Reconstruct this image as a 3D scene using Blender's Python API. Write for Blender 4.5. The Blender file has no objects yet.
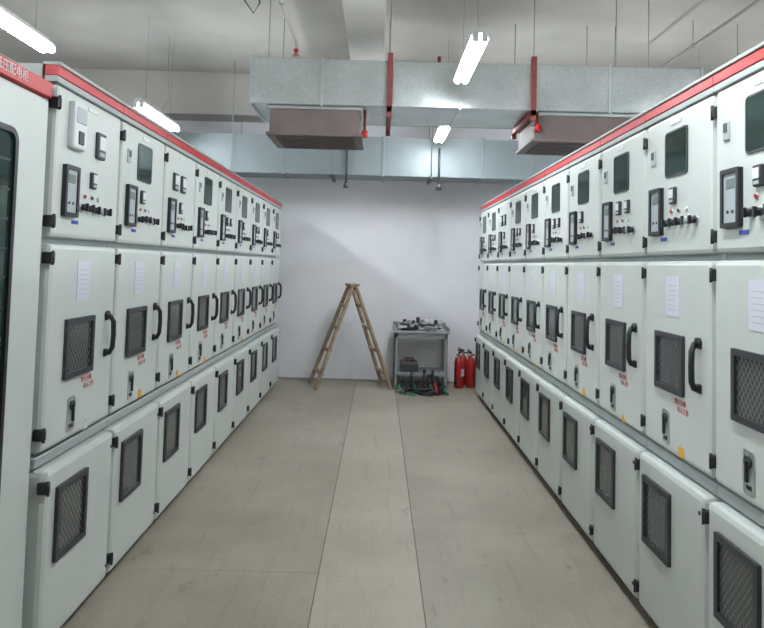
import bpy, bmesh, math, random
from mathutils import Vector, Matrix
random.seed(4)
S=bpy.context.scene
COL=S.collection

# ---------------------------------------------------------------- materials
def newmat(name):
    m=bpy.data.materials.new(name); m.use_nodes=True
    nt=m.node_tree; return m,nt,nt.nodes['Principled BSDF']
def pmat(name,col,rough=.5,metal=0,noise=0,scale=6,emit=0,spec=.5,bump=0):
    m,nt,b=newmat(name)
    b.inputs['Base Color'].default_value=(*col,1)
    b.inputs['Roughness'].default_value=rough
    b.inputs['Metallic'].default_value=metal
    b.inputs['Specular IOR Level'].default_value=spec
    if emit:
        b.inputs['Emission Color'].default_value=(*col,1)
        b.inputs['Emission Strength'].default_value=emit
    if noise or bump:
        tc=nt.nodes.new('ShaderNodeTexCoord'); n=nt.nodes.new('ShaderNodeTexNoise')
        n.inputs['Scale'].default_value=scale; n.inputs['Detail'].default_value=6
        nt.links.new(tc.outputs['Object'],n.inputs['Vector'])
        if noise:
            r=nt.nodes.new('ShaderNodeValToRGB')
            r.color_ramp.elements[0].position=.3; r.color_ramp.elements[1].position=.7
            r.color_ramp.elements[0].color=(*[c*(1-noise) for c in col],1)
            r.color_ramp.elements[1].color=(*[min(1,c*(1+noise)) for c in col],1)
            nt.links.new(n.outputs['Fac'],r.inputs['Fac']); nt.links.new(r.outputs['Color'],b.inputs['Base Color'])
        if bump:
            bp=nt.nodes.new('ShaderNodeBump'); bp.inputs['Strength'].default_value=bump; bp.inputs['Distance'].default_value=.01
            nt.links.new(n.outputs['Fac'],bp.inputs['Height']); nt.links.new(bp.outputs['Normal'],b.inputs['Normal'])
    return m

def floormat(name,c1,c2,c3):
    m,nt,b=newmat(name); N=nt.nodes; L=nt.links
    tc=N.new('ShaderNodeTexCoord')
    def noise(scale,detail,rough,mapscale=None,rot=0):
        n=N.new('ShaderNodeTexNoise'); n.inputs['Scale'].default_value=scale; n.inputs['Detail'].default_value=detail; n.inputs['Roughness'].default_value=rough
        if mapscale:
            mp=N.new('ShaderNodeMapping'); mp.inputs['Scale'].default_value=mapscale; mp.inputs['Rotation'].default_value=(0,0,rot)
            L.new(tc.outputs['Object'],mp.inputs['Vector']); L.new(mp.outputs['Vector'],n.inputs['Vector'])
        else: L.new(tc.outputs['Object'],n.inputs['Vector'])
        return n
    def ramp(n,p0,v0,p1,v1):
        r=N.new('ShaderNodeValToRGB'); e=r.color_ramp.elements
        e[0].position=p0; e[0].color=(*v0,1); e[1].position=p1; e[1].color=(*v1,1)
        L.new(n.outputs['Fac'],r.inputs['Fac']); return r
    def mult(a,bb,f):
        x=N.new('ShaderNodeMixRGB'); x.blend_type='MULTIPLY'; x.inputs['Fac'].default_value=f
        L.new(a,x.inputs['Color1']); L.new(bb,x.inputs['Color2']); return x.outputs['Color']
    n1=noise(1.1,8,.6)
    r1=ramp(n1,.33,c1,.68,c3); x=r1.color_ramp.elements.new(.5); x.color=(*c2,1)
    n2=noise(60,4,.6); r2=ramp(n2,.3,(.85,.85,.85),.58,(1,1,1))
    n3=noise(2.4,9,.7,(3.2,1.8,1),.5); r3=ramp(n3,.30,(.55,.53,.5),.41,(1,1,1))
    n4=noise(2.0,7,.7,(9,.7,1),.06); r4=ramp(n4,.34,(.74,.73,.71),.46,(1,1,1))
    c=mult(r1.outputs['Color'],r2.outputs['Color'],.7)
    c=mult(c,r3.outputs['Color'],.6); c=mult(c,r4.outputs['Color'],.45)
    L.new(c,b.inputs['Base Color'])
    rg=N.new('ShaderNodeMapRange'); rg.inputs['To Min'].default_value=.3; rg.inputs['To Max'].default_value=.65
    L.new(n1.outputs['Fac'],rg.inputs['Value']); L.new(rg.outputs['Result'],b.inputs['Roughness'])
    b.inputs['Specular IOR Level'].default_value=.35
    bp=N.new('ShaderNodeBump'); bp.inputs['Strength'].default_value=.06; bp.inputs['Distance'].default_value=.01
    L.new(n2.outputs['Fac'],bp.inputs['Height']); L.new(bp.outputs['Normal'],b.inputs['Normal'])
    return m

def galvmat(name,base,metal,rough,var=.25):
    m,nt,b=newmat(name); N=nt.nodes; L=nt.links
    tc=N.new('ShaderNodeTexCoord'); v=N.new('ShaderNodeTexVoronoi'); v.inputs['Scale'].default_value=60
    n=N.new('ShaderNodeTexNoise'); n.inputs['Scale'].default_value=2.5; n.inputs['Detail'].default_value=5
    L.new(tc.outputs['Object'],v.inputs['Vector']); L.new(tc.outputs['Object'],n.inputs['Vector'])
    mx=N.new('ShaderNodeMixRGB'); mx.inputs['Fac'].default_value=.8
    L.new(v.outputs['Color'],mx.inputs['Color1']); L.new(n.outputs['Fac'],mx.inputs['Color2'])
    r=N.new('ShaderNodeValToRGB'); e=r.color_ramp.elements
    e[0].position=.25; e[0].color=(*[c*(1-var) for c in base],1); e[1].position=.75; e[1].color=(*[c*(1+var) for c in base],1)
    L.new(mx.outputs['Color'],r.inputs['Fac']); L.new(r.outputs['Color'],b.inputs['Base Color'])
    b.inputs['Metallic'].default_value=metal; b.inputs['Roughness'].default_value=rough
    n6=N.new('ShaderNodeTexNoise'); n6.inputs['Scale'].default_value=3.5; n6.inputs['Detail'].default_value=1
    L.new(tc.outputs['Object'],n6.inputs['Vector'])
    bp=N.new('ShaderNodeBump'); bp.inputs['Strength'].default_value=.45; bp.inputs['Distance'].default_value=.03
    L.new(n6.outputs['Fac'],bp.inputs['Height']); L.new(bp.outputs['Normal'],b.inputs['Normal'])
    return m

def gridmat(name,dark,light,s=38):
    m,nt,b=newmat(name); N=nt.nodes; L=nt.links
    tc=N.new('ShaderNodeTexCoord'); sp=N.new('ShaderNodeSeparateXYZ'); L.new(tc.outputs['Object'],sp.inputs[0])
    def M(op,a,bb=None):
        k=N.new('ShaderNodeMath'); k.operation=op
        for i,q in enumerate((a,bb)):
            if q is None: continue
            if isinstance(q,(int,float)): k.inputs[i].default_value=q
            else: L.new(q,k.inputs[i])
        return k.outputs[0]
    zz=M('MULTIPLY',sp.outputs[2],.8)
    a=M('FRACT',M('MULTIPLY',M('ADD',M('ADD',sp.outputs[0],zz),10),s))
    c=M('FRACT',M('MULTIPLY',M('ADD',M('SUBTRACT',sp.outputs[0],zz),10),s))
    g=M('MAXIMUM',M('GREATER_THAN',a,.83),M('GREATER_THAN',c,.83))
    mx=N.new('ShaderNodeMixRGB'); L.new(g,mx.inputs['Fac'])
    mx.inputs['Color1'].default_value=(*dark,1); mx.inputs['Color2'].default_value=(*light,1)
    L.new(mx.outputs['Color'],b.inputs['Base Color']); b.inputs['Roughness'].default_value=.12
    return m

CAB=pmat('powder_coat_grey',(.59,.635,.61),.38,noise=.04,scale=3)
CABS=pmat('powder_coat_frame',(.38,.42,.42),.45)
RED=pmat('red_band',(.52,.03,.035),.4)
BLK=pmat('black_plastic',(.015,.016,.02),.4)
FRM=pmat('window_frame_grey',(.035,.04,.045),.45)
GLS=pmat('dark_green_glass',(.018,.04,.034),.10)
GRD=gridmat('mesh_window',(.045,.052,.052),(.17,.185,.18))
WHT=pmat('white_plastic',(.72,.74,.75),.5)
PAP=pmat('paper_notice',(.68,.68,.78),.7)
DISP=pmat('relay_panel',(.40,.45,.48),.4)
LCD=pmat('lcd_green',(.16,.20,.20),.3)
BLU=pmat('blue_label',(.03,.07,.38),.5)
ORG=pmat('orange_tag',(.8,.42,.03),.5)
GRN=pmat('green_plastic',(.03,.20,.08),.4)
YEL=pmat('yellow_plastic',(.5,.42,.08),.4)
REDP=pmat('red_plastic',(.46,.02,.02),.35)
CHR=pmat('steel_bright',(.6,.6,.6),.3,.9)
BRS=pmat('brass',(.45,.34,.16),.35,.8)
STEEL=pmat('grey_steel',(.33,.36,.37),.5,.3,noise=.15,scale=15)
WIRE=pmat('wire_steel',(.30,.30,.29),.5,.2)
DSTEEL=pmat('dark_steel',(.07,.07,.075),.5,.4)
WOOD=pmat('ladder_wood',(.36,.25,.165),.65,noise=.3,scale=14)
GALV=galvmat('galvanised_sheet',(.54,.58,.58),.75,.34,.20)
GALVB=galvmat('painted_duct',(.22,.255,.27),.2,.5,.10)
BRN=pmat('brown_primer',(.15,.115,.11),.6,noise=.15,scale=5)
RUST=pmat('red_oxide_steel',(.20,.04,.035),.55,noise=.2,scale=20)
CEIL=pmat('ceiling_concrete',(.48,.455,.42),.85,noise=.10,scale=1.5,bump=.1)
BEAM=pmat('beam_plaster',(.50,.48,.45),.85,noise=.07,scale=2)
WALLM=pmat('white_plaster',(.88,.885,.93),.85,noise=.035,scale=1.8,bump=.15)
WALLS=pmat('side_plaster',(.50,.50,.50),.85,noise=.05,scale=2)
TRIM=pmat('trim_grey',(.35,.34,.33),.7)
F1=floormat('floor_board',(.285,.255,.205),(.345,.312,.255),(.405,.37,.31))
F2=floormat('floor_board_b',(.275,.247,.20),(.335,.303,.248),(.395,.36,.30))
F3=floormat('floor_strip',(.345,.31,.25),(.405,.37,.305),(.465,.425,.36))
JNT=pmat('floor_joint',(.13,.115,.095),.9)
TUBE=pmat('fluorescent_tube',(.92,.97,1.0),.5,emit=86)
FIX=pmat('lamp_housing',(.8,.82,.82),.4)

# ---------------------------------------------------------------- mesh builder
class MB:
    def __init__(s): s.bm=bmesh.new(); s.mats=[]
    def mi(s,m):
        if m not in s.mats: s.mats.append(m)
        return s.mats.index(m)
    def add(s,t,m,smooth=False,M=None):
        i=s.mi(m)
        bmesh.ops.recalc_face_normals(t,faces=t.faces)
        for f in t.faces:
            f.material_index=i; f.smooth=smooth and len(f.verts)<=4
        if M is not None: t.transform(M)
        me=bpy.data.meshes.new('tmp'); t.to_mesh(me); t.free()
        s.bm.from_mesh(me); bpy.data.meshes.remove(me)
    def box(s,x0,x1,y0,y1,z0,z1,m,bev=0,seg=1,M=None):
        t=bmesh.new(); bmesh.ops.create_cube(t,size=1)
        for v in t.verts:
            v.co=Vector(((x0+x1)/2+v.co.x*(x1-x0),(y0+y1)/2+v.co.y*(y1-y0),(z0+z1)/2+v.co.z*(z1-z0)))
        if bev: bmesh.ops.bevel(t,geom=list(t.edges),offset=bev,segments=seg,affect='EDGES',profile=.5)
        s.add(t,m,M=M)
    def cyl(s,p0,p1,r,m,seg=12,r2=None):
        p0=Vector(p0);p1=Vector(p1);d=p1-p0
        t=bmesh.new(); bmesh.ops.create_cone(t,cap_ends=True,segments=seg,radius1=r,radius2=r if r2 is None else r2,depth=d.length)
        M=Matrix.Translation((p0+p1)/2)@d.to_track_quat('Z','Y').to_matrix().to_4x4()
        s.add(t,m,True,M)
    def beam(s,p0,p1,w,h,m,bev=.003,up=Vector((0,1,0))):
        p0=Vector(p0);p1=Vector(p1);d=p1-p0; z=d.normalized(); x=up.cross(z).normalized(); y=z.cross(x)
        R=Matrix((x,y,z)).transposed().to_4x4()
        t=bmesh.new(); bmesh.ops.create_cube(t,size=1)
        for v in t.verts: v.co=Vector((v.co.x*w,v.co.y*h,v.co.z*d.length))
        if bev: bmesh.ops.bevel(t,geom=list(t.edges),offset=bev,segments=1,affect='EDGES')
        s.add(t,m,M=Matrix.Translation((p0+p1)/2)@R)
    def prism(s,pts,yf,yb,m):
        t=bmesh.new()
        a=[t.verts.new((x,yf,z)) for x,z in pts]; b=[t.verts.new((x,yb,z)) for x,z in pts]
        t.faces.new(a); t.faces.new(b[::-1]); n=len(pts)
        for i in range(n): t.faces.new((a[i],b[i],b[(i+1)%n],a[(i+1)%n]))
        s.add(t,m)
    def ring(s,o,i_,yf,yb,m):
        t=bmesh.new(); n=len(o)
        A=[t.verts.new((x,yf,z)) for x,z in o]; B=[t.verts.new((x,yf,z)) for x,z in i_]
        C=[t.verts.new((x,yb,z)) for x,z in o]; D=[t.verts.new((x,yb,z)) for x,z in i_]
        for k in range(n):
            j=(k+1)%n
            t.faces.new((A[k],A[j],B[j],B[k])); t.faces.new((C[k],C[j],D[j],D[k]))
            t.faces.new((A[k],A[j],C[j],C[k])); t.faces.new((B[k],B[j],D[j],D[k]))
        s.add(t,m)
    def tube(s,pts,r,m,seg=8,closed=False):
        P=[Vector(p) for p in pts]; n=len(P); t=bmesh.new(); R=[]
        for k in range(n):
            if closed: d=P[(k+1)%n]-P[k-1]
            else: d=P[min(k+1,n-1)]-P[max(k-1,0)]
            d.normalize()
            ref=Vector((0,0,1)) if abs(d.z)<.9 else Vector((1,0,0))
            if k and abs(d.dot(pref))<.95: ref=pref
            pref=ref
            x=ref.cross(d).normalized(); y=d.cross(x)
            R.append([t.verts.new(P[k]+x*r*math.cos(a)+y*r*math.sin(a)) for a in [2*math.pi*q/seg for q in range(seg)]])
        for k in range(n if closed else n-1):
            j=(k+1)%n
            for q in range(seg): t.faces.new((R[k][q],R[k][(q+1)%seg],R[j][(q+1)%seg],R[j][q]))
        if not closed: t.faces.new(R[0]); t.faces.new(R[-1])
        s.add(t,m,True)
    def lathe(s,prof,c,m,seg=24):
        t=bmesh.new(); R=[]
        for r,z in prof:
            R.append([t.verts.new((c[0]+r*math.cos(2*math.pi*q/seg),c[1]+r*math.sin(2*math.pi*q/seg),c[2]+z)) for q in range(seg)])
        for k in range(len(R)-1):
            for q in range(seg): t.faces.new((R[k][q],R[k][(q+1)%seg],R[k+1][(q+1)%seg],R[k+1][q]))
        t.faces.new(R[0]); t.faces.new(R[-1]); s.add(t,m,True)
    def text(s,body,size,m,x,z,y,align='CENTER'):
        cu=bpy.data.curves.new('t','FONT'); cu.body=body; cu.size=size; cu.align_x=align; cu.align_y='CENTER'
        cu.extrude=.0004
        o=bpy.data.objects.new('t',cu); COL.objects.link(o)
        bpy.context.view_layer.update()
        dg=bpy.context.evaluated_depsgraph_get(); me=bpy.data.meshes.new_from_object(o.evaluated_get(dg))
        t=bmesh.new(); t.from_mesh(me); bpy.data.meshes.remove(me)
        bpy.data.objects.remove(o); bpy.data.curves.remove(cu)
        s.add(t,m,M=Matrix.Translation((x,y,z))@Matrix.Rotation(math.radians(90),4,'X'))
    def mesh(s,name):
        me=bpy.data.meshes.new(name); s.bm.to_mesh(me); s.bm.free()
        for m in s.mats: me.materials.append(m)
        return me
    def obj(s,name,loc=(0,0,0),rz=0):
        o=bpy.data.objects.new(name,s.mesh(name)); COL.objects.link(o); o.location=loc; o.rotation_euler=(0,0,rz); return o

def rr(x0,x1,z0,z1,r,n=4):
    P=[]
    for cx,cz,a0 in ((x1-r,z1-r,0),(x0+r,z1-r,90),(x0+r,z0+r,180),(x1-r,z0+r,270)):
        for k in range(n+1):
            a=math.radians(a0+90*k/n); P.append((cx+r*math.cos(a),cz+r*math.sin(a)))
    return P

# ---------------------------------------------------------------- switchgear cabinet
def window(b,x0,x1,z0,z1,yf,glass,fw=.028,r=.012,frame=FRM,t=.014):
    b.ring(rr(x0,x1,z0,z1,r),rr(x0+fw,x1-fw,z0+fw,z1-fw,max(r*.6,.004)),yf-t,yf+.01,frame)
    b.prism(rr(x0+fw-.004,x1-fw+.004,z0+fw-.004,z1-fw+.004,.005),yf-.004,yf+.008,glass)
def meter(b,x,z,w,h,yf):
    b.box(x-w/2,x+w/2,yf-.014,yf+.005,z-h/2,z+h/2,FRM,.004)
    b.box(x-w*.36,x+w*.36,yf-.017,yf-.01,z-h*.15,z+h*.36,WHT)
    b.box(x-w*.3,x+w*.3,yf-.016,yf-.01,z-h*.4,z-h*.25,DISP)
def cabinet(W,kind,seed):
    rnd=random.Random(seed); b=MB(); e=.010
    b.box(0,W-.002,.045,1.45,.0,2.20,CABS,.003)
    b.box(.0,W-.002,.03,.06,.0,.06,DSTEEL)
    # doors
    UZ=(1.605,2.195); MZ=(.79,1.578); LZ=(.055,.725)
    b.box(e,W-e,0,.07,*UZ,CAB,.016,2)
    b.box(e,W-e,-.004,.07,*MZ,CAB,.018,2)
    b.box(e,W-e,-.03,.07,*LZ,CAB,.022,2)
    b.box(0.0,W-.002,.012,.06,.735,.775,CABS,.004)
    # top band
    b.box(0,W-.002,.0,.05,2.20,2.224,CABS,.002)
    b.box(0,W-.002,-.004,.05,2.224,2.264,RED,.003)
    b.box(0,W-.002,-.01,.06,2.264,2.278,CABS,.002)
    b.box(0,W-.002,.06,1.45,2.20,2.268,CABS)
    # hinges
    for z,yf in ((1.665,0),(2.12,0),(1.525,-.004),(.86,-.004),(.665,-.03),(.13,-.03)):
        b.box(-.002,.026,yf-.012,yf+.03,z-.022,z+.022,BLK,.004)
        b.cyl((.008,yf-.010,z-.027),(.008,yf-.010,z+.027),.006,BLK,8)
    # protection relay: dark bezel round a light panel
    x0=.08
    b.ring(rr(x0,x0+.125,1.69,1.895,.006),rr(x0+.017,x0+.108,1.707,1.878,.004),-.018,.005,BLK)
    b.box(x0+.014,x0+.112,-.012,.0,1.704,1.882,DISP,.002)
    b.box(x0+.034,x0+.092,-.014,-.01,1.825,1.862,LCD,.002)
    for i in range(2):
        b.cyl((x0+.045+i*.034,-.015,1.745),(x0+.045+i*.034,-.01,1.745),.006,FRM,8)
    b.box(x0+.10,x0+.16,-.002,.003,1.664,1.679,BLU)
    # control switches and lamps
    for k in range(5):
        x=.262+k*.062; z=1.735+rnd.uniform(-.004,.004)
        b.cyl((x,-.006,z),(x,.004,z),.022,WHT if k%2 else CHR,14)
        b.cyl((x,-.024,z),(x,-.004,z),.014,BLK if k!=3 else DISP,12)
        b.box(x-.005,x+.005,-.034,-.02,z-.017,z+.017,BLK if k%2==0 else FRM,.002)
    for k,c in enumerate((REDP,FRM,WHT)):
        x=.29+k*.07; b.cyl((x,-.008,1.785),(x,.003,1.785),.007,c,12); b.cyl((x,-.004,1.785),(x,.003,1.785),.011,CHR,12)
    if kind=='W':
        window(b,.225,.44,1.93,2.125,0,GLS,.007,.022,FRM,.005)
        meter(b,.31,1.85,.052,.07,0)
        if seed%2==0: meter(b,.43,1.85,.048,.065,0)
        b.box(.08,.12,-.008,.003,2.0,2.07,DISP,.004); b.box(.087,.113,-.010,0,2.03,2.062,FRM)
    elif kind=='M':
        b.box(.11,.235,-.026,.005,1.965,2.155,WHT,.01,2)
        b.box(.125,.22,-.029,-.02,2.07,2.135,DISP,.003); b.box(.15,.2,-.030,-.02,1.985,2.04,FRM,.003)
        meter(b,.42,2.02,.085,.115,0)
        meter(b,.36,1.86,.05,.07,0)
    else:
        meter(b,.20,2.0,.085,.105,0); meter(b,.36,2.0,.085,.105,0); meter(b,.33,1.85,.05,.07,0)
    b.box(W*.5-.05,W*.5+.05,-.003,.002,2.150,2.168,WHT)
    # middle door
    window(b,.155,.425,1.04,1.28,-.004,GRD,.022,.005)
    b.prism(rr(.25,.375,1.35,1.515,.002),-.0065,0,PAP)
    for j in range(6): b.box(.265,.265+rnd.uniform(.06,.09),-.007,0,1.375+j*.02,1.3775+j*.02,DISP)
    b.text('禁止合闸',.026,RED,.385,1.012,-.0055)
    b.text('有人工作',.026,RED,.41,.982,-.0055)
    # lock device
    b.ring(rr(.215,.285,.82,.96,.012),rr(.224,.276,.829,.951,.008),-.008,0,CHR)
    b.prism(rr(.222,.278,.827,.953,.008),-.006,0,DISP)
    b.cyl((.250,-.015,.925),(.250,0,.925),.020,FRM,14); b.box(.244,.256,-.020,-.01,.86,.93,BLK,.002)
    b.box(.235,.265,-.009,-.004,.836,.85,BLK)
    b.prism([(.375,.795),(.42,.795),(.3975,.835)] if seed%3==0 else rr(.375,.42,.80,.84,.006),-.0065,0,ORG if seed%4 else WHT)
    # lift handle
    hx=W-.10
    b.box(hx-.018,hx+.018,-.014,0,1.245,1.28,BLK,.006,2); b.box(hx-.018,hx+.018,-.014,0,1.08,1.115,BLK,.006,2)
    b.tube([(hx,-.008,1.268),(hx,-.026,1.262),(hx+.005,-.037,1.238),(hx+.007,-.039,1.18),(hx+.005,-.037,1.122),(hx,-.026,1.098),(hx,-.008,1.092)],.0115,BLK,10)
    b.cyl((hx,-.018,1.268),(hx,0,1.268),.020,BLK,16)
    # lower door
    window(b,.09,.365,.36,.645,-.03,GRD,.024,.005)
    for x in (W-.04,):
        for z in (.12,.66): b.cyl((x,-.034,z),(x,-.02,z),.008,FRM,8)
    return b.mesh('switchgear_cabinet')

def place_row(W,kinds,start,X,left):
    for i,k in enumerate(kinds):
        me=cabinet(W,k,i+(0 if left else 3))
        o=bpy.data.objects.new('switchgear_cabinet',me); COL.objects.link(o)
        if left: o.location=(X,start+i*W,0); o.rotation_euler=(0,0,math.radians(90))
        else: o.location=(X,start+(i+1)*W,0); o.rotation_euler=(0,0,math.radians(-90))
XL,XR=-1.25,1.22
place_row(.676,['M','W','N','W','W','W','W','W','W'],2.61,XL,True)
place_row(.65,['W','W','W','W','W','W','W','W','N','W','W'],2.518-2*.65,XR,False)

# glazed metering cabinet nearest on the left
b=MB(); W=.86
b.box(0,W,.03,1.45,0,2.15,CABS,.004)
b.box(.015,W-.015,0,.06,.06,2.12,CAB,.012,2)
b.box(0,W,.0,.05,2.13,2.19,RED,.003); b.box(0,W,.05,1.45,2.15,2.19,CABS)
b.text('10kV  低压配电柜',.042,WHT,W*.60,2.16,-.002)
window(b,.12,W-.245,.66,1.965,0,GLS,.02,.05,BLK)
for k in range(12):
    b.box(.15,W-.275,-.0055,0,.75+k*.1,.757+k*.1,FRM)
for z in (.3,1.05,1.9): b.box(-.002,.03,-.02,.02,z-.03,z+.03,BLK,.004)
b.obj('metering_cabinet',(XL-.012,2.605-W-.004,0),math.radians(90))

# ---------------------------------------------------------------- room shell
RX,YB,YF,ZC=4.6,-2.2,9.2,3.95
ZT=ZC-.002
def slab(name,x0,x1,y0,y1,z0,z1,m,bev=0):
    b=MB(); b.box(x0,x1,y0,y1,z0,z1,m,bev); return b.obj(name)
slab('wall_back',-RX,RX,YF,YF+.2,0,ZC,WALLM)
slab('wall_front',-RX,RX,YB-.2,YB,0,ZC,WALLS)
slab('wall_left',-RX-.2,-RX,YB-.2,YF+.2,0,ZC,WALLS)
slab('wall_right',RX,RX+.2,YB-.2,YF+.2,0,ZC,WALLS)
slab('ceiling',-RX-.2,RX+.2,YB-.2,YF+.2,ZC,ZC+.2,CEIL)
slab('baseboard_back',-RX,RX,YF-.012,YF,0,.02,TRIM)
# floor: joint bed + long boards
b=MB(); b.box(-RX-.2,RX+.2,YB-.2,YF+.2,-.15,-.003,JNT)
def boards(x0,x1,ys,mats,g=.0028,gy=.001):
    for i in range(len(ys)-1):
        b.box(x0+g,x1-g,ys[i]+gy,ys[i+1]-gy,-.004,0,mats[i%len(mats)])
boards(-.26,.24,[YB,1.8,4.22,6.7,YF],[F3])
boards(.24,1.55,[YB,1.2,5.1,YF],[F1,F2])
boards(-1.6,-.26,[YB,3.5,7.2,YF],[F2,F1])
boards(-RX,-1.6,[YB,YF],[F1]); boards(1.55,RX,[YB,YF],[F1])
b.obj('floor')
slab('ceiling_beam',-.35,0,YB,YF,3.62,ZC,BEAM,.005)
slab('ceiling_beam',-RX,RX,8.75,YF,3.40,ZC,BEAM,.005)

# ---------------------------------------------------------------- ducts
b=MB(); D0,D1=5.9,6.7; z0,z1=2.90,3.30
b.box(-1.16,2.78,D0,D1,z0,z1,GALV,.004)
for x in (-1.16,-.55,.65,1.95,2.74):
    b.box(x,x+.025,D0-.014,D1+.014,z0-.014,z1+.014,GALV,.003)
for x in (.03,1.27):
    b.box(x,x+.045,D0-.045,D0-.005,z0-.10,z1+.06,RUST,.004)
    b.box(x,x+.045,D1+.005,D1+.045,z0-.10,z1+.06,RUST,.004)
    b.box(x,x+.045,D0-.045,D1+.045,z0-.06,z0-.005,RUST,.004)
    b.box(x+.05,x+.062,D0-.02,D0,z0-.02,z1+.02,GALV)
for xa,xb in ((-1.1,-.58),(-.5,0),(.1,.62),(.7,1.24),(1.34,1.92),(2.0,2.72)):
    b.beam((xa,D0-.001,z0+.03),(xb,D0-.001,z1-.03),.008,.003,GALV,0)
    b.beam((xa,D0-.001,z1-.03),(xb,D0-.001,z0+.03),.008,.003,GALV,0)
for xa,xb in ((-.99,-.20),(1.32,2.32)):
    b.box(xa,xb,D0+.06,D1-.06,z0-.255,z0,BRN,.005)
    b.box(xa-.025,xb+.025,D0+.04,D1-.04,z0-.262,z0-.235,BRN,.004)
    b.box(xa-.02,xb+.02,D0+.045,D1-.045,z0-.03,z0-.002,GALV,.003)
    n=9
    for k in range(n):
        yy=D0+.13+k*(D1-D0-.26)/(n-1); b.box(xa+.05,xb-.05,yy-.01,yy+.01,z0-.275,z0-.262,BRN)
for x in (-1.0,.05,1.29,2.0,2.28):
    for y in (D0-.025,D1+.025): b.cyl((x,y,z1),(x,y,ZT),.0045,WIRE,8)
b.cyl((.50,D0+.3,z1),(.50,D0+.3,3.44),.016,RUST,10)
b.cyl((-.16,D0+.2,2.70),(-.16,D0+.2,2.90),.013,RUST,8); b.cyl((-.16,D0+.2,2.66),(-.16,D0+.2,2.72),.03,REDP,12)
b.cyl((1.34,D0+.02,2.76),(1.34,D0+.02,2.90),.011,RUST,8); b.cyl((1.34,D0+.02,2.72),(1.34,D0+.02,2.78),.03,REDP,12)
b.obj('ventilation_duct')

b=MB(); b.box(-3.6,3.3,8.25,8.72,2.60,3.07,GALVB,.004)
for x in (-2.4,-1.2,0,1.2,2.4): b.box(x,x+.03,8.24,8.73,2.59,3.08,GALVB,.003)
for x in (-1.8,-.6,.6,1.8):
    for y in (8.21,8.745):
        b.cyl((x,y,2.57),(x,y,ZT if y<8.5 else 3.39),.0045,WIRE,8)
    b.box(x-.02,x+.02,8.19,8.78,2.572,2.60,DSTEEL,.003)
b.cyl((.69,8.225,2.50),(.69,8.225,2.95),.014,DSTEEL,8); b.cyl((.69,8.225,2.44),(.69,8.225,2.52),.035,DSTEEL,14,.02)
b.cyl((-.42,8.225,2.50),(-.42,8.225,2.95),.014,DSTEEL,8); b.cyl((-.42,8.225,2.44),(-.42,8.225,2.52),.035,DSTEEL,14,.02)
b.obj('ventilation_duct')

# ---------------------------------------------------------------- pipes
def sprinkler_pipe(x,z,y0,y1,drop,mat):
    b=MB(); b.tube([(x,y0,z),(x,y1-.05,z),(x,y1-.015,z-.015),(x,y1,z-.05),(x,y1,z-drop)],.014,mat,8)
    b.cyl((x,y1,z-drop-.03),(x,y1,z-drop),.022,REDP,12); b.cyl((x,y1,z-drop-.06),(x,y1,z-drop-.05),.03,BRS,12)
    b.cyl((x,y1,z-drop-.05),(x,y1,z-drop-.03),.008,BRS,8)
    y=y0+.3
    while y<y1: 
        b.cyl((x,y,z),(x,y,ZT),.004,WIRE,6); b.cyl((x,y-.015,z),(x,y+.015,z),.02,WIRE,10); y+=1.3
    b.obj('sprinkler_pipe')
sprinkler_pipe(-.80,3.52,1.0,6.15,.06,CEIL)
sprinkler_pipe(2.95,3.70,1.0,7.3,.08,WIRE)
b=MB(); b.tube([(-1.0,4.6,ZT),(-.98,4.6,3.5),(-.96,4.61,3.3),(-.90,4.62,3.22),(-.86,4.63,3.3),(-.90,4.62,3.38)],.006,DSTEEL,6)
b.obj('hanging_cable')

# ---------------------------------------------------------------- fluorescent lamps
def lamp(x,y,z=3.0,L=1.2,cable=False):
    b=MB()
    b.prism([(-.05,.03),(-.03,.07),(.03,.07),(.05,.03)],-L/2,L/2,FIX)
    for s in (-.030,.030):
        b.cyl((s,-L/2+.02,.0),(s,L/2-.02,.0),.026,TUBE,12)
        for e in (-1,1):
            b.box(s-.02,s+.02,e*(L/2-.02)-.02,e*(L/2-.02)+.02,-.022,.035,FIX,.003)
    for e in (-.4,.4): b.cyl((0,e,.06),(0,e,ZT-z),.0022,WIRE,6)
    if cable: b.tube([(.02,.2,ZT-z),(.02,.2,.5),(.05,.2,.25),(-.02,.18,.14),(0,.1,.06)],.003,WIRE,6)
    b.obj('fluorescent_lamp',(x,y,z))
lamp(.61,2.0)
lamp(.61,4.87,3.0,1.05); lamp(.66,7.4)
lamp(-2.35,1.5); lamp(-2.40,4.26); lamp(-2.35,7.15,cable=True)
for y in (1.5,4.2,6.95): lamp(3.4,y)  # extra row hidden from the camera, added as fill light

# ---------------------------------------------------------------- wooden step ladder
b=MB(); H=1.27; sp=.47
def half(sx):
    for s in (-1,1):
        b.beam((sx*.015,s*.13,H),(sx*sp,s*.24,0.014),.030,.062,WOOD,.004)
        b.beam((sx*.015,s*.13,H),(sx*sp,s*.24,0.014),.045,.03,WOOD,.004)
    for k in range(4):
        f=.2+.215*k; z=H*(1-f); x=sx*(.015+(sp-.015)*f); w=.13+.11*f
        b.beam((x,-w-.02,z),(x,w+.02,z),.05,.03,WOOD,.003,up=Vector((0,0,1)))
half(-1); half(1)
b.box(-.06,.06,-.17,.17,H-.01,H+.02,WOOD,.004)
b.cyl((0,-.19,H-.04),(0,.19,H-.04),.012,DSTEEL,10)
for s in (-1,1): b.tube([(-.17,s*.17,.81),(-.1,s*.165,.79),(.05,s*.165,.785),(.17,s*.17,.81)],.005,PAP,6)
b.obj('wooden_stepladder',(-.33,8.72,0),math.radians(14))

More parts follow.
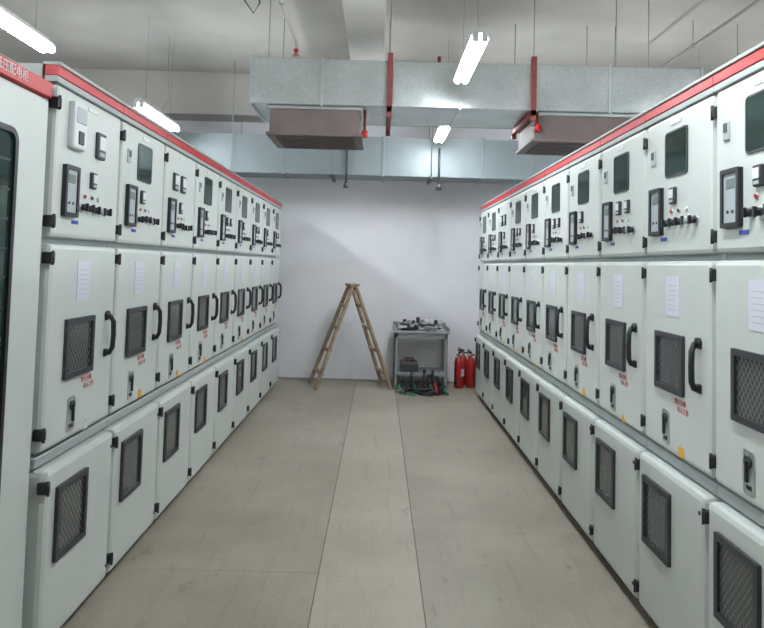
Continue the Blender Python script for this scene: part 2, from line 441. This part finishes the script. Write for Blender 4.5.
# ---------------------------------------------------------------- workbench with tools
b=MB(); x0,x1,y0,y1=.22,.87,8.55,9.08
for x in (x0,x1-.035):
    for y in (y0,y1-.035):
        b.box(x,x+.035,y,y+.006,0,.70,STEEL); b.box(x if x==x0 else x+.029,x+.006 if x==x0 else x+.035,y,y+.035,0,.70,STEEL)
b.box(x0-.02,x1+.02,y0-.02,y1,.70,.725,STEEL,.004)
b.box(x0,x1,y0,y0+.02,.64,.70,STEEL,.002); b.box(x0,x1,y1-.02,y1,.64,.70,STEEL,.002)
b.box(x0,x1,y0+.01,y1-.01,.20,.215,STEEL,.002); b.box(x0,x1,y0+.004,y0+.014,.18,.215,STEEL)
b.box(x0-.02,x1+.02,y1-.015,y1,.725,.80,STEEL,.002)
for x in (x0-.02,x1+.008): b.box(x,x+.012,y0-.02,y1,.725,.775,STEEL,.002)
b.obj('workbench')
rnd=random.Random(7); b=MB()
for k in range(60):
    x=rnd.uniform(x0+.06,x1-.08); y=rnd.uniform(y0+.05,y1-.1); z=.727+.015*(k%5)
    m=rnd.choice([DSTEEL,DSTEEL,STEEL,BLK,CHR,WHT,WHT,BRN])
    a=rnd.uniform(0,math.pi); L=rnd.uniform(.03,.075)
    if k%3: b.beam((x-L*math.cos(a),y-L*math.sin(a),z+.01),(x+L*math.cos(a),y+L*math.sin(a),z+.014),.02,.022,m,.003,up=Vector((0,0,1)))
    else: b.cyl((x-L*.7*math.cos(a),y-L*.7*math.sin(a),z+.014),(x+L*.7*math.cos(a),y+L*.7*math.sin(a),z+.016),.013,m,10)
for k in range(10):
    x=x0+.05+k*.058; b.box(x,x+.045,y1-.09,y1-.03,.727,.727+rnd.uniform(.09,.14),rnd.choice([WHT,STEEL,BLK,DSTEEL,PAP]),.006)
b.obj('hand_tool_pile')
b=MB()
b.box(.30,.52,8.62,8.95,.216,.32,DSTEEL,.01,2); b.box(.32,.50,8.64,8.93,.32,.332,BRN,.003)
b.tube([(.36,8.78,.332),(.36,8.78,.37),(.46,8.78,.37),(.46,8.78,.332)],.008,BLK,8)
b.obj('tool_box')

# portable grounding cables in front of bench
b=MB()
for c,(cx,cy,r,m,z) in enumerate(((.42,8.33,.11,GRN,.014),(.44,8.35,.10,BLK,.036),(.62,8.34,.12,BLK,.014),(.63,8.33,.10,DSTEEL,.036),(.78,8.36,.09,BLK,.014),(.52,8.36,.13,BLK,.056),(.70,8.36,.10,DSTEEL,.058),(.36,8.37,.08,BLK,.075),(.60,8.38,.11,BLK,.08),(.76,8.38,.07,BLK,.08))):
    b.tube([(cx+r*math.cos(a)*(1+.18*math.sin(3*a+c)),cy+r*.8*math.sin(a)*(1+.15*math.cos(2*a+c)),z+.012*math.sin(2*a+c)) for a in [2*math.pi*q/28 for q in range(28)]],.011,m,8,True)
for k in range(10):
    x=.29+k*.062; m=[GRN,BLK,BLK,GRN,BLK,BLK,GRN,REDP,BLK,GRN][k]; dx=rnd.uniform(-.10,.10)
    p0=Vector((x,8.28+rnd.uniform(-.04,.05),.03)); p1=Vector((x+dx,8.50,.20+rnd.uniform(-.06,.07)))
    q=p0.lerp(p1,.5); b.cyl(p0,q,.015,m,10); b.cyl(q,p1,.012,BLK,10); b.cyl(q-(p1-p0)*.02,q+(p1-p0)*.04,.021,BLK,12)
    b.box(p1.x-.018,p1.x+.018,p1.y-.01,p1.y+.01,p1.z-.02,p1.z+.02,DSTEEL,.004)
b.obj('grounding_cable_set')

# ---------------------------------------------------------------- fire extinguishers
def ext(x,y,rz):
    b=MB(); r=.060
    b.lathe([(r*.8,0),(r,.012),(r,.30),(r*.93,.335),(r*.65,.365),(r*.34,.38),(r*.3,.40)],(0,0,0),REDP)
    b.prism(rr(-.028,.028,.15,.24,.004),-.0625,-.05,WHT)
    b.cyl((0,0,.395),(0,0,.43),.017,BRS,12)
    b.beam((-.01,0,.43),(.075,0,.445),.02,.012,BLK); b.beam((-.015,0,.44),(.07,0,.475),.018,.008,BLK)
    b.cyl((0,-.02,.415),(0,-.04,.415),.016,CHR,12)
    b.tube([(-.012,0,.415),(-.05,0,.42),(-.078,0,.38),(-.08,0,.28),(-.075,0,.17),(-.074,0,.13)],.009,BLK,8)
    b.cyl((-.074,0,.05),(-.074,0,.14),.016,BLK,10,.010)
    b.obj('fire_extinguisher',(x,y,0),rz)
ext(1.05,8.86,.9); ext(1.21,8.90,2.2); ext(1.13,9.09,2.8)

# ---------------------------------------------------------------- world, camera
w=bpy.data.worlds.new('World'); S.world=w; w.use_nodes=True
w.node_tree.nodes['Background'].inputs[0].default_value=(.5,.55,.6,1); w.node_tree.nodes['Background'].inputs[1].default_value=.2
S.view_settings.view_transform='Standard'
cam=bpy.data.cameras.new('camera'); co=bpy.data.objects.new('camera',cam); COL.objects.link(co)
P=math.radians(3.0)
cam.sensor_fit='HORIZONTAL'; cam.sensor_width=36; cam.lens=36*690/764
cam.shift_x=2/764; cam.shift_y=-(49+690*math.tan(P))/764; cam.clip_start=.05
co.matrix_world=Matrix.Translation((0,0,1.53))@Matrix.Rotation(math.radians(90)+P,4,'X')@Matrix.Rotation(math.radians(1.5),4,'Z')
S.camera=co
